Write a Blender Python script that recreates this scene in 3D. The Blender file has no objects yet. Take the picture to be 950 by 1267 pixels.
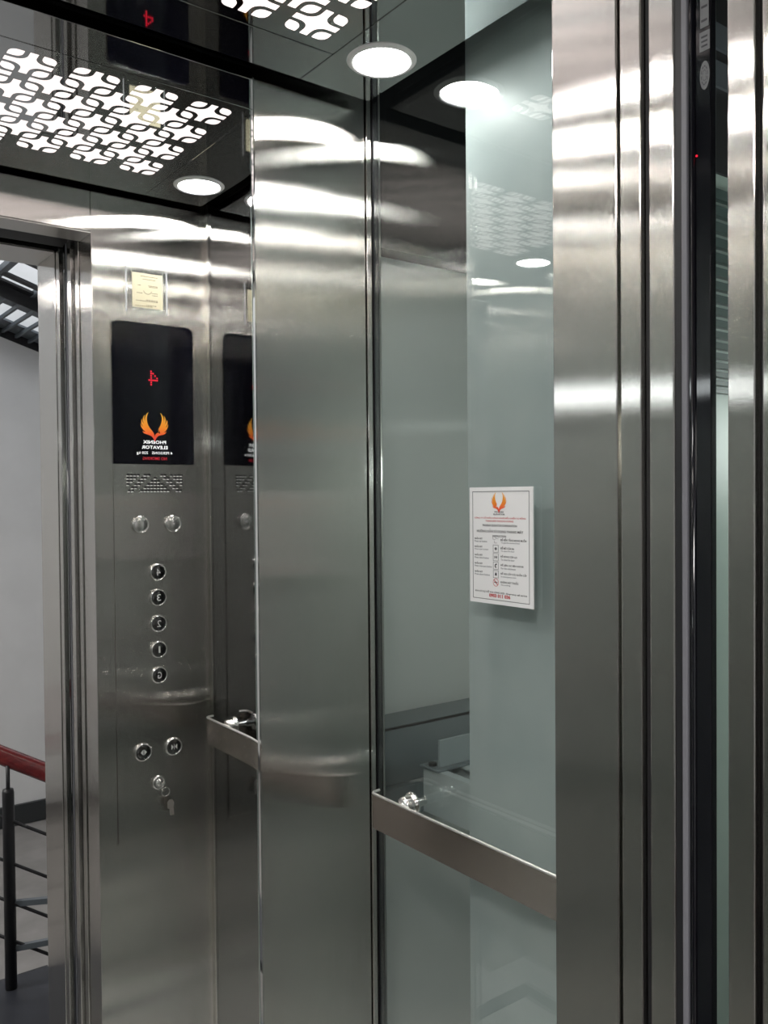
import bpy, bmesh, math, random
from mathutils import Vector, Matrix
random.seed(4)
C = bpy.context.scene.collection
S = bpy.context.scene
ZO = 1.6                                   # eye height of the camera above the car floor
# ---------------------------------------------------------------- camera
F_PX, YAW, PITCH, ROLL = 1072.17, 0.64395, 0.01826, -0.0084
fw = Vector((math.sin(YAW)*math.cos(PITCH), math.cos(YAW)*math.cos(PITCH), -math.sin(PITCH)))
rt = Vector((math.cos(YAW), -math.sin(YAW), 0)); up = rt.cross(fw)
r2 = rt*math.cos(ROLL) + up*math.sin(ROLL); u2 = up*math.cos(ROLL) - rt*math.sin(ROLL)
cd = bpy.data.cameras.new('camera'); cam = bpy.data.objects.new('camera', cd); C.objects.link(cam)
cd.sensor_width = 36; cd.sensor_fit = 'AUTO'; cd.lens = F_PX/1267*36; cd.clip_start = 0.02
m = Matrix((r2, u2, -fw)).transposed().to_4x4(); m.translation = (0, 0, ZO); cam.matrix_world = m
S.camera = cam
# ---------------------------------------------------------------- world, exposure
w = bpy.data.worlds.new('world'); S.world = w; w.use_nodes = True
w.node_tree.nodes['Background'].inputs[0].default_value = (.75, .82, .9, 1)
w.node_tree.nodes['Background'].inputs[1].default_value = .3
S.view_settings.view_transform = 'Standard'; S.view_settings.look = 'None'
S.view_settings.gamma = 1; S.view_settings.use_curve_mapping = False
S.view_settings.exposure = 0.15
S.cycles.sample_clamp_indirect = 80; S.cycles.max_bounces = 16; S.cycles.glossy_bounces = 10; S.cycles.transparent_max_bounces = 16
DOWNLIGHT, PATTERN, SKYLIGHT, HALL = 70.0, 1.35, 2.4, 52.0; SHAFT = 3.5
# added area light, unseen, brightening the landing behind the camera
ld = bpy.data.lights.new('landing_lamp', 'AREA'); ld.size = .5; ld.energy = HALL; ld.color = (1, .96, .92)
lo = bpy.data.objects.new('landing_lamp', ld); C.objects.link(lo); lo.location = (-.9, -.6, 2.55)

# ---------------------------------------------------------------- geometry constants (camera frame, z relative to the eye)
H, D, YF, G = .7467, 1.3622, .6296, .0263  # ceiling, back wall, front wall, ceiling gap
XL, XR, XO, XOL, XM, XML = -.160, 1.0, .6986, 0.0, .7401, .0999
ZL, FL = .6412, -1.6
HX, HT, HB = .941, -.5517, -.6171
# ---------------------------------------------------------------- material helpers
def mat(name):
    m = bpy.data.materials.new(name); m.use_nodes = True
    nt = m.node_tree; b = nt.nodes['Principled BSDF']
    return m, nt, b
def plain(name, col, rough=.5, metal=0, spec=.5, em=None, es=0, coat=0):
    m, nt, b = mat(name)
    b.inputs['Base Color'].default_value = (*col, 1); b.inputs['Roughness'].default_value = rough
    b.inputs['Metallic'].default_value = metal; b.inputs['Specular IOR Level'].default_value = spec
    b.inputs['Coat Weight'].default_value = coat
    if em:
        b.inputs['Emission Color'].default_value = (*em, 1); b.inputs['Emission Strength'].default_value = es
    return m
def noisy(name, c1, c2, scale, rough=.6, spec=.4, detail=6, r2=None, bump=0, stretch=(1, 1, 1), metal=0):
    m, nt, b = mat(name); N, L = nt.nodes, nt.links
    tc = N.new('ShaderNodeTexCoord'); mp = N.new('ShaderNodeMapping'); mp.inputs['Scale'].default_value = stretch
    no = N.new('ShaderNodeTexNoise'); no.inputs['Scale'].default_value = scale; no.inputs['Detail'].default_value = detail
    cr = N.new('ShaderNodeValToRGB'); cr.color_ramp.elements[0].position = .35; cr.color_ramp.elements[1].position = .68
    cr.color_ramp.elements[0].color = (*c1, 1); cr.color_ramp.elements[1].color = (*c2, 1)
    L.new(tc.outputs['Object'], mp.inputs[0]); L.new(mp.outputs[0], no.inputs[0]); L.new(no.outputs[0], cr.inputs[0])
    L.new(cr.outputs[0], b.inputs['Base Color'])
    b.inputs['Roughness'].default_value = rough; b.inputs['Specular IOR Level'].default_value = spec; b.inputs['Metallic'].default_value = metal
    if bump:
        bp = N.new('ShaderNodeBump'); bp.inputs['Strength'].default_value = bump; bp.inputs['Distance'].default_value = .01
        L.new(no.outputs[0], bp.inputs['Height']); L.new(bp.outputs[0], b.inputs['Normal'])
    return m
def brushed(name, col, rough=.32, aniso=.93, horizontal=False, var=.10, groove=.42):
    """Hairline steel: grain runs up the sheet (or along it), highlights smear across the grain."""
    m, nt, b = mat(name); N, L = nt.nodes, nt.links; N.remove(b)
    b = N.new('ShaderNodeBsdfAnisotropic'); b.distribution = 'BECKMANN'; L.new(b.outputs[0], N['Material Output'].inputs[0])
    geo = N.new('ShaderNodeNewGeometry')
    if horizontal:
        cz = N.new('ShaderNodeCombineXYZ'); cz.inputs[2].default_value = 1; tan = cz.outputs[0]
    else:
        vm = N.new('ShaderNodeVectorMath'); vm.operation = 'CROSS_PRODUCT'; vm.inputs[1].default_value = (0, 0, 1)
        L.new(geo.outputs['Normal'], vm.inputs[0]); tan = vm.outputs[0]
    L.new(tan, b.inputs['Tangent'])
    mp = N.new('ShaderNodeMapping'); mp.inputs['Scale'].default_value = (4, 4, 500) if horizontal else (600, 600, 5)
    L.new(geo.outputs['Position'], mp.inputs[0])
    no = N.new('ShaderNodeTexNoise'); no.inputs['Scale'].default_value = 1; no.inputs['Detail'].default_value = 3
    L.new(mp.outputs[0], no.inputs[0])
    mr = N.new('ShaderNodeMapRange'); mr.inputs['From Min'].default_value = .3; mr.inputs['From Max'].default_value = .7
    mr.inputs['To Min'].default_value = 1-var; mr.inputs['To Max'].default_value = 1+var
    L.new(no.outputs[0], mr.inputs[0])
    mx = N.new('ShaderNodeVectorMath'); mx.operation = 'SCALE'; mx.inputs[0].default_value = col
    L.new(mr.outputs[0], mx.inputs['Scale']); L.new(mx.outputs[0], b.inputs['Color'])
    b.inputs['Roughness'].default_value = rough; b.inputs['Anisotropy'].default_value = aniso
    # the hairlines themselves: microscopic grooves that tilt the normal across the grain only
    wn = N.new('ShaderNodeTexWhiteNoise'); wn.noise_dimensions = '3D'
    gm = N.new('ShaderNodeVectorMath'); gm.operation = 'MULTIPLY'; gm.inputs[1].default_value = (9000, 9000, 9000) 
    L.new(geo.outputs['Position'], gm.inputs[0]); L.new(gm.outputs[0], wn.inputs['Vector'])
    sp = N.new('ShaderNodeSeparateXYZ'); L.new(wn.outputs['Color'], sp.inputs[0])
    ad = N.new('ShaderNodeMath'); L.new(sp.outputs[0], ad.inputs[0]); L.new(sp.outputs[1], ad.inputs[1])
    su = N.new('ShaderNodeMath'); su.operation = 'SUBTRACT'; su.inputs[1].default_value = 1; L.new(ad.outputs[0], su.inputs[0])
    ml = N.new('ShaderNodeMath'); ml.operation = 'MULTIPLY'; ml.inputs[1].default_value = groove; L.new(su.outputs[0], ml.inputs[0])
    ts = N.new('ShaderNodeVectorMath'); ts.operation = 'SCALE'; L.new(tan, ts.inputs[0]); L.new(ml.outputs[0], ts.inputs['Scale'])
    an = N.new('ShaderNodeVectorMath'); L.new(geo.outputs['Normal'], an.inputs[0]); L.new(ts.outputs[0], an.inputs[1])
    nn = N.new('ShaderNodeVectorMath'); nn.operation = 'NORMALIZE'; L.new(an.outputs[0], nn.inputs[0]); L.new(nn.outputs[0], b.inputs['Normal'])
    return m
def glass(name, tint, ior=1.5, gain=1.0):
    """Flat pane: passes light straight through, tinted, and reflects by Fresnel."""
    m, nt, b = mat(name); N, L = nt.nodes, nt.links; N.remove(b)
    tr = N.new('ShaderNodeBsdfTransparent'); tr.inputs[0].default_value = (*tint, 1)
    gl = N.new('ShaderNodeBsdfGlossy'); gl.inputs['Roughness'].default_value = .0; gl.inputs[0].default_value = (.96, 1, .99, 1)
    fr = N.new('ShaderNodeFresnel'); geo = N.new('ShaderNodeNewGeometry')
    mi_ = N.new('ShaderNodeMapRange'); mi_.inputs['To Min'].default_value = ior; mi_.inputs['To Max'].default_value = 1/ior   # same reflectance on both faces
    L.new(geo.outputs['Backfacing'], mi_.inputs[0]); L.new(mi_.outputs[0], fr.inputs[0])
    mu = N.new('ShaderNodeMath'); mu.operation = 'MULTIPLY'; mu.inputs[1].default_value = gain; mu.use_clamp = True
    mx = N.new('ShaderNodeMixShader'); L.new(fr.outputs[0], mu.inputs[0]); L.new(mu.outputs[0], mx.inputs[0])
    L.new(tr.outputs[0], mx.inputs[1]); L.new(gl.outputs[0], mx.inputs[2]); L.new(mx.outputs[0], N['Material Output'].inputs[0])
    return m
M = {}
M['steel'] = brushed('brushed_steel', (.66, .64, .61), .105, 0, var=.03)
M['steel_rail'] = brushed('brushed_steel_rail', (.64, .58, .53), .22, 0, horizontal=True, var=.04)
M['polish'] = plain('polished_steel', (.80, .80, .79), .06, 1)
M['rail_edge'] = plain('satin_steel_edge', (.95, .94, .92), .45, 1)
M['satin'] = plain('satin_steel', (.52, .50, .47), .35, 1)
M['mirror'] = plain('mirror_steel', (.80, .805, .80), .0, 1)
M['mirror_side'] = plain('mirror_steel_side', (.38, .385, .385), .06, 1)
M['ceiling'] = plain('polished_dark_steel', (.56, .575, .58), .03, 1)
M['glass'] = glass('clear_green_glass', (.965, .985, .98), 1.5, 1.6)
M['black'] = plain('black_void', (.006, .006, .008), .6)
M['black_gloss'] = plain('black_gloss', (.004, .004, .006), .06)
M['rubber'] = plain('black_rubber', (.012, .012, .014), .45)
M['grey_plastic'] = plain('grey_plastic_strip', (.17, .17, .19), .4)
M['screen'] = plain('black_acrylic', (.004, .004, .008), .08)
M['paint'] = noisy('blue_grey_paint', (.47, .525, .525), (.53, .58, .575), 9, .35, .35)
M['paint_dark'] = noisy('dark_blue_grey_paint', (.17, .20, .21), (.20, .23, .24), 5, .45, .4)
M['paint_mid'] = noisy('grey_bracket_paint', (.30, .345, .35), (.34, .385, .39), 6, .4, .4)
M['shaft'] = noisy('shaft_plaster', (.68, .71, .68), (.74, .77, .735), 2.5, .8, .2)
M['wall'] = noisy('white_wall_paint', (.62, .62, .62), (.68, .68, .68), 3, .8, .2)
M['green_paint'] = noisy('pale_green_paint', (.36, .46, .41), (.42, .52, .47), 6, .4, .4)
M['slat_green'] = plain('dark_green_slat', (.06, .10, .09), .3)
M['skirt'] = plain('dark_skirting', (.025, .028, .03), .4)
M['lower'] = noisy('grey_stone_floor', (.20, .19, .18), (.26, .245, .235), 6, .5, .4)
M['floor'] = noisy('light_stone_floor', (.78, .78, .75), (.86, .86, .83), 14, .25, .5)
M['border'] = noisy('grey_stone_border', (.13, .14, .14), (.18, .19, .19), 14, .25, .5)
M['tread'] = noisy('black_steel_plate', (.015, .016, .022), (.024, .026, .034), 8, .45, .5)
M['iron'] = plain('black_iron', (.010, .010, .012), .45)
M['grate'] = plain('grey_steel_bar', (.10, .115, .13), .45)
M['red_wood'] = noisy('red_lacquered_wood', (.10, .012, .014), (.17, .022, .022), 7, .25, .5, stretch=(1, 8, 8))
M['white_trim'] = plain('white_trim', (.75, .75, .74), .35)
M['lens'] = plain('lamp_lens', (.9, .9, .9), .4, em=(1, .985, .96), es=DOWNLIGHT)
M['diffuser'] = plain('lit_acrylic', (.5, .48, .48), .04, em=(1, .885, .865), es=PATTERN)
M['sky'] = plain('daylight_pane', (.8, .8, .8), .4, em=(.93, .96, 1), es=SKYLIGHT)
M['tube_light'] = plain('tube_light', (.9, .9, .9), .4, em=(.95, .98, 1), es=8.0)
M['paper'] = plain('white_paper', (.93, .935, .94), .35)
M['cream'] = plain('cream_paper', (.85, .78, .55), .4)
M['laminate'] = glass('clear_plastic_film', (.97, .97, .97), 1.5, 1.6)
M['ink'] = plain('black_ink', (.02, .02, .025), .5)
M['ink_grey'] = plain('grey_ink', (.22, .22, .25), .5)
M['ink_red'] = plain('red_ink', (.55, .05, .06), .5)
M['led'] = plain('red_led', (.1, 0, 0), .5, em=(1, .01, .04), es=1.1)
M['lit_white'] = plain('backlit_white', (.8, .8, .8), .5, em=(1, 1, 1), es=.9)
M['lit_red'] = plain('backlit_red', (.3, .02, .03), .5, em=(1, .03, .06), es=.45)
M['button'] = plain('button_steel', (.80, .80, .78), .27, 1)
M['button_dark'] = plain('button_face', (.20, .20, .20), .15, 1)
M['mark'] = plain('button_mark', (.85, .85, .84), .3)
M['label_grey'] = plain('grey_label', (.14, .145, .15), .5)
M['door_glass'] = plain('green_door_glass', (.085, .125, .11), .05, 0, .8)
def emblem_mat(name, es):
    m, nt, b = mat(name); N, L = nt.nodes, nt.links
    tc = N.new('ShaderNodeTexCoord'); sp = N.new('ShaderNodeSeparateXYZ'); cr = N.new('ShaderNodeValToRGB')
    e = cr.color_ramp.elements; e[0].position = 0; e[0].color = (.75, .02, .04, 1); e[1].position = 1; e[1].color = (.92, .47, .05, 1)
    for p, c in ((.25, (.95, .12, .03, 1)), (.5, (.95, .30, .02, 1))):
        x = e.new(p); x.color = c
    L.new(tc.outputs['Generated'], sp.inputs[0]); L.new(sp.outputs[2], cr.inputs[0]); L.new(cr.outputs[0], b.inputs['Base Color'])
    if es:
        L.new(cr.outputs[0], b.inputs['Emission Color']); b.inputs['Emission Strength'].default_value = es
    return m
M['emblem'] = emblem_mat('emblem_print', 0); M['emblem_lit'] = emblem_mat('emblem_backlit', .35)

# ---------------------------------------------------------------- object helpers (coordinates: camera frame, z relative to the eye)
def link(name, me, mt, parent=None, smooth=False):
    o = bpy.data.objects.new(name, me); C.objects.link(o)
    if mt is not None:
        me.materials.append(M[mt] if isinstance(mt, str) else mt)
    if smooth:
        for p in me.polygons: p.use_smooth = True
    if parent is not None:
        loc = Vector((0, 0, 0)); q = parent
        while q: loc += q.location; q = q.parent
        me.transform(Matrix.Translation(-loc)); o.parent = parent
    return o
def tag(o, label=None, cat=None, group=None, kind=None):
    if label: o['label'] = label
    if cat: o['category'] = cat
    if group: o['group'] = group
    if kind: o['kind'] = kind
    return o
def thing(name, loc, label, cat, group=None):
    o = bpy.data.objects.new(name, None); C.objects.link(o); o.empty_display_size = .05
    o.location = (loc[0], loc[1], loc[2]+ZO); return tag(o, label, cat, group)
def setting(name, loc=(0, 0, 0)):
    o = bpy.data.objects.new(name, None); C.objects.link(o); o.location = (loc[0], loc[1], loc[2]+ZO); o['kind'] = 'structure'; return o
def done(name, bm, mt, parent=None, smooth=False):
    me = bpy.data.meshes.new(name)
    bmesh.ops.recalc_face_normals(bm, faces=bm.faces)
    bm.to_mesh(me); bm.free(); me.transform(Matrix.Translation((0, 0, ZO)))
    return link(name, me, mt, parent, smooth)
def add_box(bm, x0, x1, y0, y1, z0, z1, bev=0):
    r = bmesh.ops.create_cube(bm, size=1)
    for v in r['verts']:
        v.co = Vector(((x0+x1)/2+v.co.x*(x1-x0), (y0+y1)/2+v.co.y*(y1-y0), (z0+z1)/2+v.co.z*(z1-z0)))
    if bev:
        es = list({e for v in r['verts'] for e in v.link_edges})
        bmesh.ops.bevel(bm, geom=es, offset=bev, segments=2, affect='EDGES', profile=.5)
def box(name, x0, x1, y0, y1, z0, z1, mt, parent=None, bev=0):
    bm = bmesh.new(); add_box(bm, x0, x1, y0, y1, z0, z1, bev); return done(name, bm, mt, parent)
def frame_mat(c, right, upv):
    right = Vector(right).normalized(); upv = Vector(upv).normalized(); n = right.cross(upv)
    m = Matrix((right, upv, n)).transposed().to_4x4(); m.translation = c; return m
def add_lathe(bm, prof, mt4, seg=28):
    """prof: (radius, height) along local z of mt4."""
    rings = []
    for r, z in prof:
        if r < 1e-6: rings.append([bm.verts.new(mt4 @ Vector((0, 0, z)))])
        else: rings.append([bm.verts.new(mt4 @ Vector((r*math.cos(2*math.pi*k/seg), r*math.sin(2*math.pi*k/seg), z))) for k in range(seg)])
    for a, b in zip(rings, rings[1:]):
        for k in range(seg):
            k2 = (k+1) % seg
            if len(a) == 1 and len(b) == 1: continue
            if len(a) == 1: bm.faces.new((a[0], b[k], b[k2]))
            elif len(b) == 1: bm.faces.new((a[k], a[k2], b[0]))
            else: bm.faces.new((a[k], a[k2], b[k2], b[k]))
def lathe(name, prof, mt4, mt, parent=None, seg=28, smooth=True):
    bm = bmesh.new(); add_lathe(bm, prof, mt4, seg); return done(name, bm, mt, parent, smooth)
def add_tube(bm, pts, r, seg=10, caps=True):
    pts = [Vector(p) for p in pts]; rings = []
    for i, p in enumerate(pts):
        t = (pts[min(i+1, len(pts)-1)] - pts[max(i-1, 0)]).normalized()
        a = t.cross(Vector((0, 0, 1)));
        if a.length < 1e-3: a = t.cross(Vector((0, 1, 0)))
        a.normalize(); b = t.cross(a)
        rings.append([bm.verts.new(p + a*r*math.cos(2*math.pi*k/seg) + b*r*math.sin(2*math.pi*k/seg)) for k in range(seg)])
    for A, B in zip(rings, rings[1:]):
        for k in range(seg): bm.faces.new((A[k], A[(k+1) % seg], B[(k+1) % seg], B[k]))
    if caps: bm.faces.new(rings[0]); bm.faces.new(rings[-1])
def tube(name, pts, r, mt, parent=None, seg=10):
    bm = bmesh.new(); add_tube(bm, pts, r, seg); return done(name, bm, mt, parent, True)
def add_bar(bm, a, b, wid, hgt, up_=(0, 0, 1)):
    a = Vector(a); b = Vector(b); t = (b-a).normalized(); s = t.cross(Vector(up_)).normalized(); u = s.cross(t)
    vs = [bm.verts.new(p + s*wid/2*i + u*hgt/2*j) for p in (a, b) for i, j in ((-1, -1), (1, -1), (1, 1), (-1, 1))]
    for f in ((0, 1, 2, 3), (7, 6, 5, 4), (0, 4, 5, 1), (1, 5, 6, 2), (2, 6, 7, 3), (3, 7, 4, 0)): bm.faces.new([vs[k] for k in f])
def bar(name, a, b, wid, hgt, mt, parent=None, up_=(0, 0, 1)):
    bm = bmesh.new(); add_bar(bm, a, b, wid, hgt, up_); return done(name, bm, mt, parent)
def add_prism(bm, pts, mt4, h):
    """2D outline (list of (x,y)) in the plane of mt4, thickness h along its normal."""
    lo = [bm.verts.new(mt4 @ Vector((x, y, 0))) for x, y in pts]; hi = [bm.verts.new(mt4 @ Vector((x, y, h))) for x, y in pts]
    n = len(pts); bm.faces.new(hi); bm.faces.new(lo[::-1])
    for k in range(n): bm.faces.new((lo[k], lo[(k+1) % n], hi[(k+1) % n], hi[k]))
def prism(name, pts, mt4, h, mt, parent=None):
    bm = bmesh.new(); add_prism(bm, pts, mt4, h); bm.normal_update(); bmesh.ops.triangulate(bm, faces=[f for f in bm.faces if len(f.verts) > 4]); return done(name, bm, mt, parent)
def text_mesh(body, mt4, width, height, thick=.0002, bold=0.0, res=2):
    cu = bpy.data.curves.new('lettering', 'FONT'); cu.body = body; cu.size = 1; cu.resolution_u = res; cu.offset = bold
    ob = bpy.data.objects.new('lettering', cu); C.objects.link(ob)
    me = bpy.data.meshes.new_from_object(ob); bpy.data.objects.remove(ob); bpy.data.curves.remove(cu)
    xs = [v.co.x for v in me.vertices]; ys = [v.co.y for v in me.vertices]
    sx = width/(max(xs)-min(xs)); sy = height/(max(ys)-min(ys)) if height else sx
    cx, cy = (max(xs)+min(xs))/2, (max(ys)+min(ys))/2
    me.transform(mt4 @ Matrix.Diagonal((sx, sy, 1, 1)) @ Matrix.Translation((-cx, -cy, 0)))
    return me
def letters(name, items, mt, parent=None):
    """items: (text, matrix, width, height, bold): one mesh."""
    bm = bmesh.new()
    for body, m4, wd, ht, bold in items:
        me = text_mesh(body, m4, wd, ht, bold=bold); bm.from_mesh(me); bpy.data.meshes.remove(me)
    me = bpy.data.meshes.new(name); bm.to_mesh(me); bm.free(); me.transform(Matrix.Translation((0, 0, ZO)))
    return link(name, me, mt, parent)

# ================================================================ THE LIFT CAR (setting)
fl = setting('floor', (XL, YF, FL))
I, Wd = .115, .055                          # inset and width of the stone border
box('floor_slab', XL-.02, XR+.01, YF-.085, D+.02, FL-.05, FL-.004, 'border', fl)
box('stone_tile', XL, XR, YF-.08, YF+I-.001, FL-.01, FL, 'floor', fl)
box('stone_tile', XL, XR, D-I+.001, D, FL-.01, FL, 'floor', fl)
box('stone_tile', XL, XL+I-.001, YF+I, D-I, FL-.01, FL, 'floor', fl)
box('stone_tile', XR-I+.001, XR, YF+I, D-I, FL-.01, FL, 'floor', fl)
box('stone_border', XL+I, XR-I, YF+I, YF+I+Wd-.001, FL-.01, FL, 'border', fl)
box('stone_border', XL+I, XR-I, D-I-Wd+.001, D-I, FL-.01, FL, 'border', fl)
box('stone_border', XL+I, XL+I+Wd-.001, YF+I+Wd, D-I-Wd, FL-.01, FL, 'border', fl)
box('stone_border', XR-I-Wd+.001, XR-I, YF+I+Wd, D-I-Wd, FL-.01, FL, 'border', fl)
box('stone_field', XL+I+Wd+.001, XR-I-Wd-.001, YF+I+Wd+.001, D-I-Wd-.001, FL-.01, FL, 'floor', fl)

wb = setting('wall_back', (XL, D, FL))
box('side_panel', XM+.003, .983, D, D+.02, FL, H+.06, 'steel', wb, .0015)
box('side_panel', XL, XML-.003, D, D+.02, FL, H+.06, 'steel', wb, .0015)
box('panel_edge', XM, XM+.0026, D-.0035, D+.004, FL, H+.05, 'polish', wb)
box('panel_edge', XML-.0026, XML, D-.0035, D+.004, FL, H+.05, 'polish', wb)
box('corner_trim', .985, .9965, D-.003, D+.02, FL, H+.05, 'steel', wb, .0012)
box('backing_sheet', XL, XR, D+.021, D+.03, FL, H+.06, 'black', wb)
# mirror sheet: very slightly dished towards its right edge, as thin steel is
bm = bmesh.new(); nx = 60; cols = []
for i in range(nx+1):
    x = XML + (XM-XML)*(i/nx)**.5
    e = math.exp(-(XM-x)/.007)*.00007
    cols.append([bm.verts.new((x, D+e, z)) for z in (FL, -.8, -.4, 0, .4, H+.05)])
for a, b in zip(cols, cols[1:]):
    for k in range(5): bm.faces.new((a[k], b[k], b[k+1], a[k+1]))
mi = done('wall_mirror', bm, 'mirror', None, True)
tag(mi, 'tall mirror-polished steel sheet filling the middle of the back wall', 'mirror')

wr = setting('wall_right', (XR, YF, FL))
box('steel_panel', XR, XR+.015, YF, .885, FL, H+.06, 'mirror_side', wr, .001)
gp = box('glass_pane', XR, XR+.008, .888, D-.0055, FL, H+.06, 'glass', wr)
box('gasket', XR-.001, XR+.012, D-.0052, D-.0012, FL, H+.05, 'rubber', wr)
box('corner_post', XR-.0005, XR+.02, D-.0008, D+.02, FL, H+.05, 'steel', wr, .001)
box('corner_post', XR-.006, XR, YF, YF+.016, FL, H+.05, 'steel', wr, .001)
box('pane_edge', XR-.0012, XR+.001, .8851, .8878, FL, H+.05, 'polish', wr)

wl = setting('wall_left', (XL, YF, FL))
box('steel_panel', XL-.015, XL, YF, .885, FL, H+.06, 'steel', wl, .001)
box('glass_pane', XL-.008, XL, .888, D, FL, H+.06, 'glass', wl)

wf = setting('wall_front', (XL, YF, FL))
box('return_panel', XO, XR+.015, YF-.0836, YF, FL, H+.06, 'steel', wf, .0015)
box('return_panel', XL-.015, XOL, YF-.0836, YF, FL, H+.06, 'steel', wf, .0015)
box('header_soffit', XOL+.0005, XO-.0005, YF-.0830, YF-.0006, ZL-.003, ZL-.0003, 'satin', wf)
box('header_panel', XOL+.0005, XO-.0005, YF-.0836, YF, ZL, H+.06, 'steel', wf, .0015)

ce = setting('ceiling', (XL, YF, H))
XJ, XJL, YJ = .823, 2*.42-.823, 1.2301
box('side_tray', XJ+.0012, XR-G, YF+G, D-G, H, H+.02, 'ceiling', ce, .0008)
box('side_tray', XL+G, XJL-.0012, YF+G, D-G, H, H+.02, 'ceiling', ce, .0008)
box('centre_tray', XJL+.0002, XJ-.0002, YF+G, YJ-.0012, H, H+.02, 'ceiling', ce, .0008)
box('back_tray', XJL+.0002, XJ-.0002, YJ+.0012, D-G, H, H+.02, 'ceiling', ce, .0008)
box('joint_backing', XL+G+.01, XR-G-.01, YF+G+.01, D-G-.01, H+.0205, H+.03, 'black', ce)
box('car_roof', XL-.02, XR+.02, YF-.03, D+.03, H+.062, H+.08, 'black', ce)

# ---- perforated light panel: pierced stars and petals of lit acrylic
P = .055; PX0, PY0, NX, NY = .088, .829, 13, 7
cl = thing('ceiling_light', (.418, .996, H), 'panel of glowing white interlocking star and petal cut-outs in the dark ceiling', 'ceiling light')
def arc(cx, cy, r, a0, a1, n=5):
    return [(cx+r*math.cos(math.radians(a0+(a1-a0)*k/n)), cy+r*math.sin(math.radians(a0+(a1-a0)*k/n))) for k in range(n+1)]
t_, R_, E_ = .0068, .0192, .0400
q1 = [(E_, t_)] + [(x, y) for x, y in arc(t_+R_, t_+R_, R_, 270, 180, 6)] + [(t_, E_)]
star = []
for k in range(4):
    a = math.radians(90*k); star += [(x*math.cos(a)-y*math.sin(a), x*math.sin(a)+y*math.cos(a)) for x, y in q1]
pa, pr = .0119, .0138
petal = arc(-pa+pr, -pa+pr, pr, 180, 270, 6) + [(pa, -pa)] + arc(pa-pr, pa-pr, pr, 0, 90, 6) + [(-pa, pa)]
petal = arc(-pa+pr, -pa+pr, pr, 180, 270, 6)
petal = petal[:-1] + [(-pa+pr, -pa), (pa*.92, -pa)] + [(pa, -pa*.92)] + arc(pa-pr, pa-pr, pr, 0, 90, 6) + [(-pa*.92, pa), (-pa, pa*.92)]
flip = Matrix.Rotation(math.pi, 4, 'X')
def piece_mesh(name, pts):
    bm = bmesh.new(); add_prism(bm, pts, Matrix.Translation((0, 0, -.0003)), .003)
    bm.normal_update(); bmesh.ops.triangulate(bm, faces=[f for f in bm.faces if len(f.verts) > 4]); bmesh.ops.recalc_face_normals(bm, faces=bm.faces)
    me = bpy.data.meshes.new(name); bm.to_mesh(me); bm.free(); me.materials.append(M['diffuser']); return me
sm = piece_mesh('star_diffuser', star); pm = piece_mesh('petal_diffuser', petal); pm2 = piece_mesh('petal_diffuser', [(-x, y) for x, y in petal][::-1])
seen = set()
for i in range(NX):
    for j in range(NY):
        if (i+j) % 2: continue
        o = bpy.data.objects.new('star_diffuser', sm); C.objects.link(o); o.parent = cl
        o.location = (PX0+P*i-.418, PY0+.0557*j-.996, 0)
        for sx in (-1, 1):
            for sy in (-1, 1):
                key = (2*i+sx, 2*j+sy)
                if key in seen: continue
                seen.add(key)
                o = bpy.data.objects.new('petal_diffuser', pm if sx*sy > 0 else pm2); C.objects.link(o); o.parent = cl
                o.location = (PX0+P*(i+sx/2)-.418, PY0+.0557*(j+sy/2)-.996, 0)

# ---- four downlights
def ident(x, y, z): return Matrix.Translation((x, y, z))
dl0 = thing('downlight', (.9025, 1.198, H), 'x', 'downlight', 'round recessed lamps in the corners of the ceiling')
fm = ident(.9025, 1.198, H) @ flip
lathe('trim_ring', [(.0475, -.004), (.0478, .0015), (.0500, .0042), (.0560, .0038), (.0600, .0006), (.0602, -.001)], fm, 'white_trim', dl0, 48)
lathe('lens', [(.0476, .001), (.03, .0018), (0, .002)], fm, 'lens', dl0, 48)
dl_lab = ['bright round downlight above the back right corner of the lift, nearest the glass wall',
          'bright round downlight above the button panel, seen in the mirror sheet',
          'round downlight seen as a flat ellipse reflected in the glass above the notice',
          'round downlight over the back left corner of the lift, out of the frame']
for n, (x, y) in enumerate([(.9025, 1.198), (.9050, .793), (-.0600, .780), (-.0600, 1.198)]):
    if n == 0: o = dl0
    else:
        o = dl0.copy(); C.objects.link(o)
        for c in list(dl0.children):
            k = c.copy(); C.objects.link(k); k.parent = o
    o.location = (x, y, H+ZO); o['label'] = dl_lab[n]

# ================================================================ HANDRAIL
hr = thing('handrail', (HX, 1.0, HB), 'flat brushed steel handrail bar running along the right wall below the notice', 'handrail')
bm = bmesh.new(); T = .004
path = [(HX+.022, 1.3065), (HX+.016, 1.3062), (HX+.006, 1.3040), (HX+.0015, 1.2995), (HX, 1.293)] + [(HX, 1.293-.024*k) for k in range(1, 24)] + [(HX, .725), (HX+.0015, .7185), (HX+.006, .714), (HX+.016, .7118), (HX+.022, .7115)]
inn, out = [], []
for k, p in enumerate(path):
    a = Vector(path[max(k-1, 0)]); b = Vector(path[min(k+1, len(path)-1)]); t = (b-a).normalized(); n = Vector((-t.y, t.x))
    inn.append(Vector(p)); out.append(Vector(p)+n*T)
rows = []
for p, q in zip(inn, out):
    rows.append([bm.verts.new((p.x, p.y, HB)), bm.verts.new((p.x, p.y, HT-.0008)), bm.verts.new((p.x*.8+q.x*.2, p.y*.8+q.y*.2, HT)), bm.verts.new((q.x, q.y, HT)), bm.verts.new((q.x, q.y, HB))])
for a, b in zip(rows, rows[1:]):
    for k in range(5): bm.faces.new((a[k], b[k], b[(k+1) % 5], a[(k+1) % 5]))
bm.faces.new(rows[0]); bm.faces.new(rows[-1][::-1])
done('rail', bm, 'steel_rail', hr)
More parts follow.
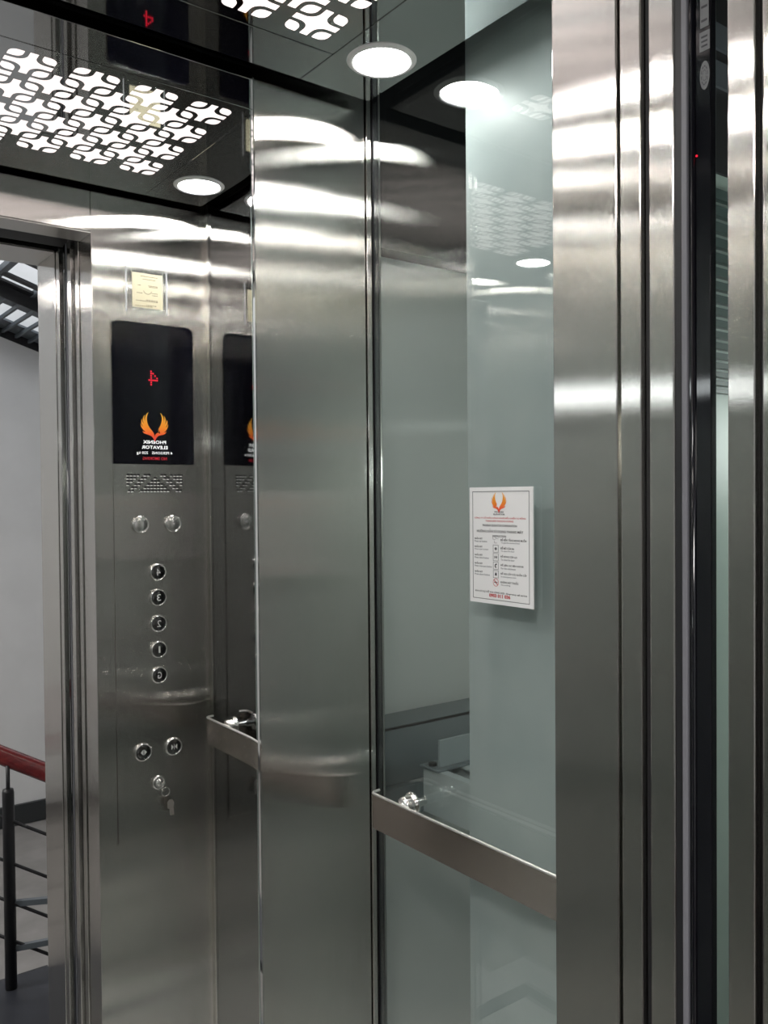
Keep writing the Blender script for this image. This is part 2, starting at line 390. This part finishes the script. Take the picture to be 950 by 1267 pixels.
bm = bmesh.new(); add_tube(bm, [((p.x+q.x)/2, (p.y+q.y)/2, HT-.0012) for p, q in zip(inn, out)], .0026, 10); done('top_edge', bm, 'rail_edge', hr, True)
for y in (1.217, .815):
    fmx = frame_mat((XR, y, -.5565), (0, 1, 0), (0, 0, 1))      # local z = +x
    
    fmx = fmx @ flip                                           # local z = -x (into the car)
    b_ = lathe('bracket', [(.0, .0), (.008, .0), (.008, .055), (0, .055)], fmx, 'polish', hr, 20)
    lathe('rosette', [(.0, .0), (.0085, .0), (.009, .024), (0.0201, .025), (0.0218, .029), (0.0201, .0325), (0.0177, .033), (0.0189, .037), (0.0165, .041), (0.0171, .047), (0.0142, .052), (0, .0545)], fmx, 'polish', hr, 28)

# ================================================================ CONTROL PANEL on the front return wall (seen in the mirror)
PXC = .850
cp = thing('control_panel', (PXC, YF, -.855), 'brushed steel button panel with black display and round buttons, seen in the mirror', 'control panel')
def cop(x, z, off=0): return frame_mat((x, YF+off, z), (-1, 0, 0), (0, 0, 1))   # local z = +y, into the car
box('face_plate', .7445, .9555, YF+.0002, YF+.003, -.855, .0855, 'steel', cp, .0008)
bm = bmesh.new()
w_, h_ = .1056, .1755
out = [(-w_, -h_), (w_, -h_)] + arc(w_-.014, h_-.014, .014, 0, 90, 5) + arc(-w_+.014, h_-.014, .014, 90, 180, 5)
ds = prism('display', out, cop(PXC, .261, .0002), .0045, 'screen', cp)
Z1 = .0050
# red dot-matrix 4 (with its arrow-like slant, as a 5x7 matrix)
bm = bmesh.new(); glyph = ['...1.', '..11.', '.1.1.', '1..1.', '11111', '...1.', '...1.']
for r, row in enumerate(glyph):
    for c, ch in enumerate(row):
        if ch == '1': add_lathe(bm, [(0, .0004), (.0022, .0003), (.0022, 0)], cop(.848-(c-2)*.0052, .301-(r-3)*.0056, Z1), 8)
done('floor_numeral', bm, 'led', ds)
# firebird emblem (outline in its own units, 1 = emblem width)
EMB = [(465, 828), (452, 790), (430, 740), (400, 700), (360, 665), (300, 648), (230, 632), (180, 608), (152, 575), (140, 545), (165, 562), (218, 572),
       (170, 540), (125, 480), (98, 420), (90, 375), (93, 340), (115, 395), (165, 447), (130, 385), (108, 320), (110, 270), (125, 232), (138, 290), (182, 362),
       (158, 290), (155, 230), (170, 180), (210, 118), (193, 190), (214, 308), (210, 240), (220, 180), (245, 120), (275, 75), (312, 50), (280, 110), (262, 180), (264, 240), (278, 310),
       (310, 390), (345, 455), (368, 495), (335, 530), (320, 575), (322, 595), (336, 610), (345, 590), (370, 582), (405, 592), (440, 625), (462, 660), (472, 690),
       (480, 640), (500, 590), (540, 535), (600, 465), (640, 400), (670, 320), (680, 240), (675, 160), (655, 95), (630, 50), (670, 78), (705, 130), (725, 190), (732, 250), (723, 315),
       (745, 240), (750, 180), (735, 118), (770, 170), (790, 230), (788, 290), (762, 362), (805, 300), (818, 228), (832, 280), (828, 340), (808, 395), (776, 447), (825, 400), (848, 338), (852, 385), (838, 440), (805, 490), (765, 540), (718, 572),
       (770, 570), (805, 548), (785, 590), (745, 618), (680, 636), (610, 655), (560, 680), (525, 715), (495, 765)]
EYE = [(340, 556), (352, 535), (374, 522), (365, 548), (348, 560)]
def emblem(name, m4, width, mt, parent, eye_mt=None, th=.0003):
    s = width/762
    o = prism(name, [((x-471)*s, (440-y)*s) for x, y in EMB][::-1], m4, th, mt, parent)
    prism('emblem_eye', [((x-471)*s, (440-y)*s) for x, y in EYE][::-1], m4, th, mt, o)
    return o
emblem('emblem', cop(PXC, .178, Z1), .072, 'emblem_lit', ds)
letters('white_lettering', [('PHOENIX', cop(PXC, .1405, Z1), .060, .0085, .02), ('ELEVATOR', cop(PXC, .1275, Z1), .068, .0085, .02),
                            ('4 PERSONS   320 kg', cop(PXC, .1125, Z1), .094, .0085, .005)], 'lit_white', ds)
letters('red_lettering', [('NO SMOKING', cop(PXC, .0995, Z1), .063, .0075, .005)], 'lit_red', ds)
# speaker holes
bm = bmesh.new(); rows_ = []
for r in range(6):
    cs = [c for c in range(0, 4-r)] + [4.9-.95*r+1*k+.15 for k in range(2)] + [8-k for k in range(-(r-1), r)] if r else [0, 1, 2, 3, 5.05, 6.05]
    cs = [c for c in cs if c >= 0]
    left = [c for c in cs if c < 7.99 and not (r and abs(c-8) <= r-1 and float(c).is_integer())]
    for c in set(cs) | set(16-c for c in left): rows_.append((r, c))
for r, c in rows_:
    m4 = cop(.9213-c*.00875, .0585-r*.0078, .0031)
    add_prism(bm, [(-.0036, -.0021), (.0022, -.0021), (.0036, .0005), (.0036, .0021), (-.0022, .0021), (-.0036, 0)], m4, .0003)
tag(done('speaker_holes', bm, 'black', cp), kind='stuff')
bm = bmesh.new()
for r, c in rows_:
    m4 = cop(.9213-c*.00875-.0018, .0585-r*.0078-.0034, .0031)
    add_prism(bm, [(-.0030, -.0012), (.0030, -.0012), (.0030, .0012), (-.0030, .0012)], m4, .0004)
tag(done('speaker_lips', bm, 'mark', cp), kind='stuff')  # white pieces imitating the light caught on the lower hole edges
# push buttons
def push_button(x, z, mark=None, glyph=None, ring='button', face='button_dark', r=.0225):
    m4 = cop(x, z, .003)
    o = lathe('push_button', [(0, 0), (r*.78, 0), (r*.78, .0055), (r*.70, .0066), (0, .0068)], m4, face, cp, 32)
    lathe('button_ring', [(r, 0), (r*.99, .004), (r*.93, .0075), (r*.86, .0085), (r*.79, .007), (r*.785, .003)], m4, ring, o, 32)
    g4 = m4 @ Matrix.Translation((0, 0, .0070))
    if mark: letters('button_mark', [(mark, g4, .0105 if mark != '1' else .0042, .0165, -.004)], 'mark', o)
    if glyph:
        bm = bmesh.new()
        for poly in glyph: add_prism(bm, [(a*.0011, b*.0011) for a, b in poly], g4, .0004)
        done('button_mark', bm, 'mark', o)
    return o
push_button(.8105, -.0657, face='button'); tag(push_button(.8958, -.0657, face='button', glyph=[[(-2, -1), (1, -1), (1, 1), (-2, 1)]]))
for ch, z in (('4', -.1863), ('3', -.2507), ('2', -.3164), ('1', -.3821), ('G', -.4468)): push_button(.8535, z, ch)
opn = [[(-1.6, 6), (-7, 0), (-1.6, -6)], [(1.6, -6), (7, 0), (1.6, 6)], [(-.5, -6), (.5, -6), (.5, 6), (-.5, 6)]]
cls = [[(-7, 6), (-7, -6), (-1.6, 0)], [(7, -6), (7, 6), (1.6, 0)], [(-.5, -6), (.5, -6), (.5, 6), (-.5, 6)]]
push_button(.8895, -.6350, glyph=cls, r=.0235); push_button(.8088, -.6350, glyph=opn, r=.0235)
m4 = cop(.849, -.7195, .003)
ks = lathe('key_switch', [(0, 0), (.0185, 0), (.018, .004), (.016, .007), (.0125, .0075), (.0125, .005), (.008, .0055), (.008, .010), (0, .0105)], m4, 'button', cp, 32)
bar('key_blade', (.849, YF+.012, -.7195), (.849, YF+.026, -.7195), .009, .0022, 'button', ks, (0, 0, 1))
bm = bmesh.new(); add_tube(bm, [(.860+.011*math.cos(a*.4488), YF+.022, -.741+.011*math.sin(a*.4488)) for a in range(15)], .0011, 6); done('key_ring', bm, 'button', ks, True)
prism('key_tag', [(-.008, -.028), (.002, -.028), (.0035, -.012), (.009, -.009), (.0095, .006), (.004, .012), (-.004, .011), (-.0085, .003), (-.006, -.008)], frame_mat((.8735, YF+.021, -.7755), (-1, 0, 0), (0, 0, 1)), .002, plain('worn_key', (.55, .5, .47), .35, .6), ks)

# ---- certificate in a clear sleeve above the display
ct = thing('certificate', (.838, YF, .466), 'small cream certificate in a clear plastic sleeve above the black display', 'sticker')
box('plastic_sleeve', .7825, .8895, YF+.0004, YF+.0010, .463, .577, 'laminate', ct)
box('paper', .7985, .8775, YF+.0012, YF+.0018, .475, .5605, 'cream', ct)
for a in ((.7825, .7845, .463, .577), (.8875, .8895, .463, .577)):
    box('sleeve_edge', a[0], a[1], YF+.0010, YF+.0016, a[2], a[3], plain('sleeve_weld', (.6, .62, .64), .3), ct)
bm = bmesh.new()
for z, a, b in ((.553, -.026, .018), (.546, -.020, .014), (.531, -.026, -.002), (.528, -.026, -.004), (.530, .018, .026), (.513, -.026, -.012), (.511, .014, .028), (.508, -.026, -.012), (.495, -.026, .004), (.492, -.026, .030), (.482, -.022, .004), (.479, -.012, .032)):
    x = a
    while x < b:
        l = random.uniform(.003, .006); add_prism(bm, [(x, -.0009), (min(x+l, b), -.0009), (min(x+l, b), .0009), (x, .0009)], cop(.838, z, .0019), .0002); x += l+.0015
for k in range(16):
    a = math.radians(200+k*140/15); add_prism(bm, [(.011*math.cos(a)-.001, .011*math.sin(a)-.001), (.011*math.cos(a)+.001, .011*math.sin(a)-.001), (.011*math.cos(a), .011*math.sin(a)+.0012)], cop(.838, .521, .0019), .0002)
done('printed_lines', bm, plain('faded_ink', (.28, .24, .16), .5), ct)

# ================================================================ NOTICE on the glass
nt_ = thing('notice', (XR, 1.0143, -.18), 'white printed instruction notice with orange winged emblem stuck on the glass wall', 'notice')
SY = 1.0146; NZ0, NZ1 = -.1790, .0134
box('paper_sheet', XR-.0024, XR-.0004, SY-.0725, SY+.0725, NZ0, NZ1, 'paper', nt_)
def nf(u, v):
    """u 0..1 left to right, v 0..1 top to bottom on the sheet (left edge is the far edge)."""
    return frame_mat((XR-.0025, SY+.0725-.145*u, NZ1-(NZ1-NZ0)*v), (0, -1, 0), (0, 0, 1))
NH, NW = NZ1-NZ0, .145
bm = bmesh.new()
a, b, c, d_ = .052*NW, .949*NW, .035*NH, .965*NH
for x0, x1, y0, y1 in ((a, b, c, c+.0008), (a, b, d_-.0008, d_), (a, a+.0008, c, d_), (b-.0008, b, c, d_)):
    add_prism(bm, [(x0, -y1), (x1, -y1), (x1, -y0), (x0, -y0)], nf(0, 0), .0002)
# symbol boxes
def ring(bm, cx, cy, r0, r1, m4, n=24):
    vi = [bm.verts.new(m4 @ Vector((cx+r0*math.cos(2*math.pi*k/n), cy+r0*math.sin(2*math.pi*k/n), .0002))) for k in range(n)]
    vo = [bm.verts.new(m4 @ Vector((cx+r1*math.cos(2*math.pi*k/n), cy+r1*math.sin(2*math.pi*k/n), .0002))) for k in range(n)]
    for k in range(n): bm.faces.new((vi[k], vo[k], vo[(k+1) % n], vi[(k+1) % n]))
RV = [.455, .525, .597, .67, .742, .812]
for k in range(1, 5):
    m4 = nf(.43, RV[k]); s = .0062
    for x0, x1, y0, y1 in ((-s, s, s-.0005, s), (-s, s, -s, -s+.0005), (-s, -s+.0005, -s, s), (s-.0005, s, -s, s)):
        add_prism(bm, [(x0, y0), (x1, y0), (x1, y1), (x0, y1)], m4, .0002)
k_ = .00042
for poly in opn: add_prism(bm, [(x*k_, y*k_) for x, y in poly], nf(.43, RV[1]), .0002)
for poly in cls: add_prism(bm, [(x*k_, y*k_) for x, y in poly], nf(.43, RV[2]), .0002)
add_prism(bm, [(x*.00052, y*.00052) for x, y in ((1, 7), (5, 6), (4, 3), (2, 3), (-1, 0), (-1, -2), (2, -4), (1, -7), (-3, -6), (-5, -2), (-4, 3))], nf(.43, RV[3]), .0002)
add_prism(bm, [(x*.00052, y*.00052) for x, y in ((-5, -4), (5, -4), (3.5, -1), (3, 3), (1, 5), (-1, 5), (-3, 3), (-3.5, -1))], nf(.43, RV[4]), .0002)
add_prism(bm, [(-.0036, -.0008), (.0036, -.0008), (.0036, .0008), (-.0036, .0008)], nf(.43, RV[5]), .0002)
for k, (x, y) in enumerate(((-.0035, .002), (.0035, .003), (.0, -.004))):
    for x0, x1, y0, y1 in ((-.003, .003, -.0003, 0.0001), (-.003, -.0026, -.0001, .004)):
        add_prism(bm, [(x+x0, y+y0), (x+x1, y+y0), (x+x1, y+y1), (x+x0, y+y1)], nf(.43, RV[0]), .0002)
done('printed_frame', bm, 'ink', nt_)
bm = bmesh.new(); ring(bm, 0, 0, .0058, .0066, nf(.43, RV[5])); add_prism(bm, [(-.0046, .0036), (-.0038, .0044), (.0046, -.0036), (.0038, -.0044)], nf(.43, RV[5]), .0003)
done('no_smoking_ring', bm, 'ink_red', nt_)
emblem('emblem', nf(.485, .135), .0335, 'emblem', nt_)
hL, sL = .0033, .0031
lab = [('PHOENIX', nf(.487, .212), .0215, .0027, .035), ('ELEVATOR', nf(.487, .232), .026, .0027, .035),
       ('PHOENIX ELEVATOR CORPORATION', nf(.49, .328), .079, .0036, .032), ('HƯỚNG DẪN SỬ DỤNG THANG MÁY', nf(.49, .376), .107, .0072, .032),
       ('INSTRUCTION', nf(.487, .418), .031, .0034, .032), ('KHI CÓ SỰ CỐ VUI LÒNG GỌI - Emergency call service', nf(.50, .898), .119, .0048, .03)]
right = ['ĐỂ ĐẾN TẦNG MONG MUỐN', 'ĐỂ MỞ CỬA RA', 'ĐỂ ĐÓNG CỬA LẠI', 'ĐỂ LIÊN LẠC BÊN NGOÀI', 'ĐỂ GỌI CẤP CỨU KHẨN CẤP', 'KHÔNG HÚT THUỐC']
wr_ = [.058, .031, .037, .051, .058, .040]
sub = ['To get the desired floor', 'To open the door', 'To close the door', 'For the assistance', 'In emergency case', 'No smoking']
ws_ = [.043, .031, .031, .033, .034, .021]
lft = ['Press car button', 'Press open button', 'Press close button', 'Press intercom button', 'Press alarm button']; wl_ = [.030, .033, .034, .041, .036]
small = []
for k in range(6):
    x0 = .505
    lab.append((right[k], nf(x0+wr_[k]/2/NW, RV[k]-.010), wr_[k], .0049, .032)); small.append((sub[k], nf(x0+.006+ws_[k]/2/NW, RV[k]+.018), ws_[k], .0031, .02))
    if k < 5:
        lab.append(('NHẤN NÚT', nf(.082+.0095/NW, RV[k]-.014), .019, .0042, .032)); small.append((lft[k], nf(.082+wl_[k]/2/NW, RV[k]+.012), wl_[k], .0031, .02))
tag(letters('black_lettering', lab, 'ink', nt_), kind='stuff'); tag(letters('grey_lettering', small, 'ink_grey', nt_), kind='stuff')
letters('red_lettering', [('CÔNG TY CỔ PHẦN CÔNG NGHỆ ĐIỀU KHIỂN TỰ ĐỘNG', nf(.49, .263), .118, .0042, .03), ('THANG MÁY PHƯỢNG HOÀNG', nf(.487, .290), .064, .0042, .03),
                          ('0903 011 036', nf(.487, .927), .049, .0062, .05)], 'ink_red', nt_)

# ================================================================ DOORS AND JAMB
d1 = setting('door_1', (XO, .5, FL))            # car door: two telescopic leaves, open
box('door_leaf', .6955, .75, .5156, .5397, FL+.008, .70, 'steel', d1, .0012)
box('door_leaf', .6885, .75, .4747, .5013, FL+.008, .70, 'steel', d1, .0012)
box('leaf_lining', .702, .75, .5025, .5145, FL+.02, .70, 'black', d1)
box('edge_gasket', .6905, .72, .4672, .4745, FL+.01, .70, 'rubber', d1)
box('edge_strip', .6885, .712, .4613, .4670, FL+.01, .70, 'grey_plastic', d1, .001)
lc = thing('light_curtain', (.70, .455, FL), 'slim black door sensor strip with grey labels standing along the door edge', 'door sensor')
box('housing', .6905, .6990, .4383, .4608, FL+.05, .69, 'black_gloss', lc, .001)
tube('sensor_lens', [(.6900, .4555, FL+.06), (.6900, .4555, .68)], .0022, 'black_gloss', lc, 10)
def lcf(y, z): return frame_mat((.6903, y, z), (0, -1, 0), (0, 0, 1))
LY = .4442
prism('label', [(-.0042, -.06), (.0042, -.06), (.0042, .11), (-.0042, .11)], lcf(LY, .47), .0003, 'label_grey', lc)
prism('label', [(-.0050, -.0085), (.0050, -.0085), (.0050, .0085), (-.0050, .0085)], lcf(LY-.0002, .398), .0003, 'label_grey', lc)
prism('round_sticker', [(.0048*math.cos(k*.2618), .0125*math.sin(k*.2618)) for k in range(24)], lcf(LY-.0002, .368), .0003, 'label_grey', lc)
bm = bmesh.new()
for k in range(12): add_prism(bm, [(-.003, 0), (.0028, 0), (.0028, .002), (-.003, .002)], lcf(LY, .415+k*.012), .0005)
for k in range(3): add_prism(bm, [(-.003, 0), (.003, 0), (.003, .0016), (-.003, .0016)], lcf(LY, .393+k*.004), .0005)
for r in (.7, .4):
    for k in range(10):
        a0, a1 = k*.6283, k*.6283+.4
        add_prism(bm, [(r*.0048*math.cos(a0), r*.0125*math.sin(a0)), (r*.0048*math.cos(a1), r*.0125*math.sin(a1)), (r*.86*.0048*math.cos(a1), r*.86*.0125*math.sin(a1)), (r*.86*.0048*math.cos(a0), r*.86*.0125*math.sin(a0))], lcf(LY, .368), .0005)
done('label_print', bm, 'ink', lc)
lathe('indicator_led', [(.0, .0008), (.0010, .0006), (.0010, 0)], lcf(.4520, .300), 'led', lc, 10)

d2 = setting('door_2', (XO, .4, FL))            # landing door leaf and frame
box('door_leaf', .6845, .76, .3940, .4190, FL+.008, .70, 'steel', d2, .0012)
box('leaf_lining', .694, .76, .3880, .3935, FL+.02, .70, 'black', d2)
box('door_frame', .6835, .86, .2280, .3870, FL, .86, 'steel', d2, .0015)
box('door_frame', -.16, -.0135, .2280, .3870, FL, .86, 'steel', d2, .0015)
box('frame_soffit', -.013, .683, .2286, .3864, .645, .6477, 'satin', d2)
box('frame_header', -.013, .683, .2280, .3870, .648, .86, 'steel', d2, .0015)
tr = setting('trim_1', (XO, .45, .6))           # dark door header and sills
box('door_header', -.30, 1.10, .428, .5455, .650, .86, 'black', tr)
box('door_sill', -.30, 1.06, .395, .5455, FL-.05, FL-.002, 'grate', tr)
box('shaft_cheek', -.33, -.32, .23, .63, FL, .9, 'black', tr)

ff = thing('fascia_sheet', (.95, .538, FL), 'pale green sheet with dark slats glimpsed between black sensor and steel door', 'fascia')
box('lower_sheet', .78, 1.045, .536, .540, FL, .345, 'green_paint', ff)
box('upper_sheet', .78, 1.045, .534, .540, .3455, 1.1, 'rubber', ff)
for a_, b_ in ((.435, .462), (.475, .502)): box('cross_strip', .78, 1.045, .530, .5335, a_, b_, 'grate', ff)
zz = .325
for k in range(17):
    hh = .018*(1-.035*k); box('slat', .78, 1.045, .528, .5355, zz-hh*.60, zz, 'slat_green', ff); zz -= hh  # dark strips built in place of stripes reflected in the sheet
sl_ = bpy.data.lights.new('shaft_lamp', 'POINT'); sl_.energy = SHAFT; sl_.shadow_soft_size = .06; sl_.color = (.92, 1, .96)  # added point light, unseen, brightening the fascia in the door gap
so = bpy.data.objects.new('shaft_lamp', sl_); C.objects.link(so); so.location = (1.30, .30, ZO+.08)
# ================================================================ SHAFT beyond the glass
sh = setting('wall_shaft', (1.2, 1.6, FL))
box('back_wall', -.6, 1.75, 1.66, 1.70, FL-.6, 1.3, 'shaft', sh)
box('upper_beam', 1.0, 1.7195, 1.60, 1.6595, .57, 1.295, 'rubber', sh)  # added dark block standing in for the shade of the upper shaft
box('side_wall', 1.72, 1.76, .2, 1.66, FL-.6, 1.3, 'shaft', sh)
box('shaft_pit', -.6, 1.75, .64, 1.7, FL-.62, FL-.6, 'black', sh)
box('shaft_top', -.6, 1.75, .2, 1.7, 1.3, 1.32, 'black', sh)
box('left_wall', -.64, -.60, .64, 1.66, FL-.6, 1.3, 'shaft', sh)
tl = thing('tube_lamp', (-.45, 1.2, .25), 'slim lit tube lamp on the shaft wall beyond the left glass, out of the frame', 'lamp')
tube('lit_tube', [(-.45, .92, .25), (-.45, 1.52, .25)], .017, 'tube_light', tl, 14)
box('lamp_batten', -.5995, -.475, .90, 1.54, .235, .265, 'white_trim', tl, .002)
cs_ = thing('cladding_sheet', (1.05, .9, FL), 'pale blue-grey painted steel sheet standing just behind the glass wall', 'steel sheet')
box('upper_sheet', 1.0500, 1.0530, .640, 1.1480, -.559, 1.1, 'paint', cs_)
box('lower_sheet', 1.0480, 1.0498, .640, 1.1480, FL-.2, -.556, 'paint', cs_)
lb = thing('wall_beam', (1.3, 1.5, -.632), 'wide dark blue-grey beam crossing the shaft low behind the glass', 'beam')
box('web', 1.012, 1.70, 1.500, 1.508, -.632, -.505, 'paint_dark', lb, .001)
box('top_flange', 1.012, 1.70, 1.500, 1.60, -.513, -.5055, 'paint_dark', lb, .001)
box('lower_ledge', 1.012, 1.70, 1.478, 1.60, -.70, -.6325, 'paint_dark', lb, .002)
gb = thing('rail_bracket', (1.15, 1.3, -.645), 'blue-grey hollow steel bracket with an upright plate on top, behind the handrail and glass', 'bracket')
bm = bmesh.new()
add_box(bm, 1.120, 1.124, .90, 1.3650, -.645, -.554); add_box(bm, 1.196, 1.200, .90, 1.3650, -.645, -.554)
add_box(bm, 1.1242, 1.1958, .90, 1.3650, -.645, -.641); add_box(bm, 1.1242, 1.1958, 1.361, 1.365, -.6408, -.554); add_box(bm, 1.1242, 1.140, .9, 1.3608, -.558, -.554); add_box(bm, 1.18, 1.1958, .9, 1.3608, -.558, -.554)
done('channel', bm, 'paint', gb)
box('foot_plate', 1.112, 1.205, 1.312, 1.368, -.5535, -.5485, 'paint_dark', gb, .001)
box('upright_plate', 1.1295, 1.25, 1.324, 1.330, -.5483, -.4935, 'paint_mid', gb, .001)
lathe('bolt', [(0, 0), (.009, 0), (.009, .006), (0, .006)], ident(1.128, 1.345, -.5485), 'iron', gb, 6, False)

# ================================================================ LANDING behind the camera (seen in the mirror)
lw = setting('wall_landing', (0, -3.0, FL))
box('far_wall', -4, 4, -3.06, -3.01, -2.05, 1.9, 'wall', lw)
box('left_wall', -4.05, -4, -3.0, .22, -2.05, 1.9, 'wall', lw)
box('right_wall', 2.6, 2.65, -3.0, .22, -2.05, 1.9, 'wall', lw)
box('shaft_front_wall', .862, 2.6, .10, .226, -2.05, .998, 'wall', lw)
box('shaft_front_wall', -4, -.162, .10, .226, -2.05, .998, 'wall', lw)
box('shaft_front_wall', -.16, .86, .10, .226, .862, .998, 'wall', lw)
bs = box('baseboard_landing', -3.99, 2.59, -3.009, -2.985, -2.045, -1.92, 'skirt'); bs['kind'] = 'structure'
lf = box('floor_landing', -4, 2.6, -3.0, .22, -2.10, -2.05, 'lower'); lf['kind'] = 'structure'
lc2 = box('ceiling_landing', -4, 2.6, -1.0, .226, 1.0, 1.06, 'wall'); lc2['kind'] = 'structure'
sk = setting('window_1', (0, -2.2, 1.9))
box('skylight_pane', -2.5, 2.6, -3.0, -1.0, 1.90, 1.92, 'sky', sk)
box('skylight_curb', -4, 2.6, -1.0, -.97, 1.0605, 1.9, 'wall', sk)
# steel landing platform, with a step below
pf = thing('landing_platform', (0, -.1, FL), 'black steel landing plate in front of the lift doorway, at the head of the stair', 'platform')
box('deck_plate', -2.0, .835, -.330, .0985, FL-.035, FL, 'tread', pf, .002)
box('edge_angle', -2.0, .835, -.338, -.3305, FL-.09, FL-.001, 'iron', pf)
st = thing('stair', (1.0, -.3, -2.05), 'black steel open stair going down beside the landing plate', 'stair')
for k in range(2):
    box('tread', .845+.26*k, 1.12+.26*k, -.24, .05, FL-.185-.15*k, FL-.15-.15*k, 'tread', st, .002)
bar('stringer', (.84, -.25, -1.70), (1.52, -.25, -2.04), .012, .16, 'iron', st); bar('stringer', (.84, .06, -1.70), (1.52, .06, -2.04), .012, .16, 'iron', st)
# railing
rl = thing('stair_railing', (.70, -.24, FL), 'stair railing with red wooden handrail, black iron post and rods', 'railing')
R0 = Vector((.690, -.300, -.842)); R1 = Vector((.826, -.200, -.910)); dr = (R1-R0)
bm = bmesh.new(); pts = [R0-dr*2.2, R0-dr*1.1, R0-dr*.3, R0+dr*.3, R1, R1+dr*2]
pts = [p + Vector((0, 0, .02*math.exp(-((p-R0).length/.12)**2)*0)) for p in pts]
prof = [(-.026, -.012), (-.020, -.022), (.020, -.022), (.026, -.012), (.027, .004), (.020, .012), (.019, .022), (.008, .030), (-.008, .030), (-.019, .022), (-.020, .012), (-.027, .004)]
t = dr.normalized(); s_ = t.cross(Vector((0, 0, 1))).normalized(); u_ = s_.cross(t); rr = []
for p in pts: rr.append([bm.verts.new(p + s_*a + u_*b) for a, b in prof])
for A, B in zip(rr, rr[1:]):
    for k in range(12): bm.faces.new((A[k], A[(k+1) % 12], B[(k+1) % 12], B[k]))
bm.faces.new(rr[0]); bm.faces.new(rr[-1])
done('wooden_handrail', bm, 'red_wood', rl, True)
PXp = Vector((.700, -.262, 0))
bm = bmesh.new(); add_lathe(bm, [(0, FL+.0005), (.0185, FL+.0005), (.0185, -.955), (.0165, -.945), (0, -.943)], ident(PXp.x, PXp.y, 0), 20); done('post', bm, 'iron', rl, True)
bm = bmesh.new(); add_lathe(bm, [(.0065, -.944), (.0065, -.868), (0, -.868)], ident(PXp.x, PXp.y, 0), 12); done('post_pin', bm, 'iron', rl, True)
for z in (-1.045, -1.185, -1.315, -1.44):
    a = PXp + Vector((0, 0, z)); tube('rod', [a-dr*2.0*Vector((1, 1, 1)), a, a+dr*2.2], .0055, 'iron', rl, 8)
bar('rail_brace', PXp+Vector((.0, -.01, -1.325)), PXp+Vector((.30, .26, -1.275)), .018, .018, 'grate', rl)
bar('rail_brace', PXp+Vector((.0, -.01, -1.475)), PXp+Vector((.30, .26, -1.385)), .018, .018, 'grate', rl)
# sloping steel slat canopy above
cn = thing('slat_canopy', (1.3, -2.3, 1.0), 'sloping dark steel grid of bars under the bright skylight, seen top left in the mirror', 'steel grid')
kx = -.331
def cz(x, o=0): return 1.042 + kx*(x-1.342) + o
for k in range(-8, 12):
    x = 1.351+.077*k
    if cz(x) > 1.75 or x > 2.5: continue
    bar('slat', (x, -3.0, cz(x)), (x, -2.13, cz(x)), .016, .020, 'grate', cn)
for k in range(-4, 8):
    x = 1.30+.20*k
    bar('cross_slat', (x, -2.10, cz(x, .03)), (x, -1.30, cz(x, .03)), .035, .03, 'grate', cn)
for y, wd in ((-2.30, .27), (-2.875, .22), (-2.07, .075), (-1.93, .06), (-1.62, .032), (-1.33, .07)):
    bar('cross_plate', (.2, y, cz(.2, .022)), (2.5, y, cz(2.5, .022)), wd, .012, 'iron' if wd < .2 else 'grate', cn)
bar('stringer', (.2, -2.12, cz(.2, -.01)), (2.5, -2.12, cz(2.5, -.01)), .012, .07, 'iron', cn); bar('stringer', (.2, -2.99, cz(.2, -.01)), (2.5, -2.99, cz(2.5, -.01)), .012, .05, 'iron', cn)
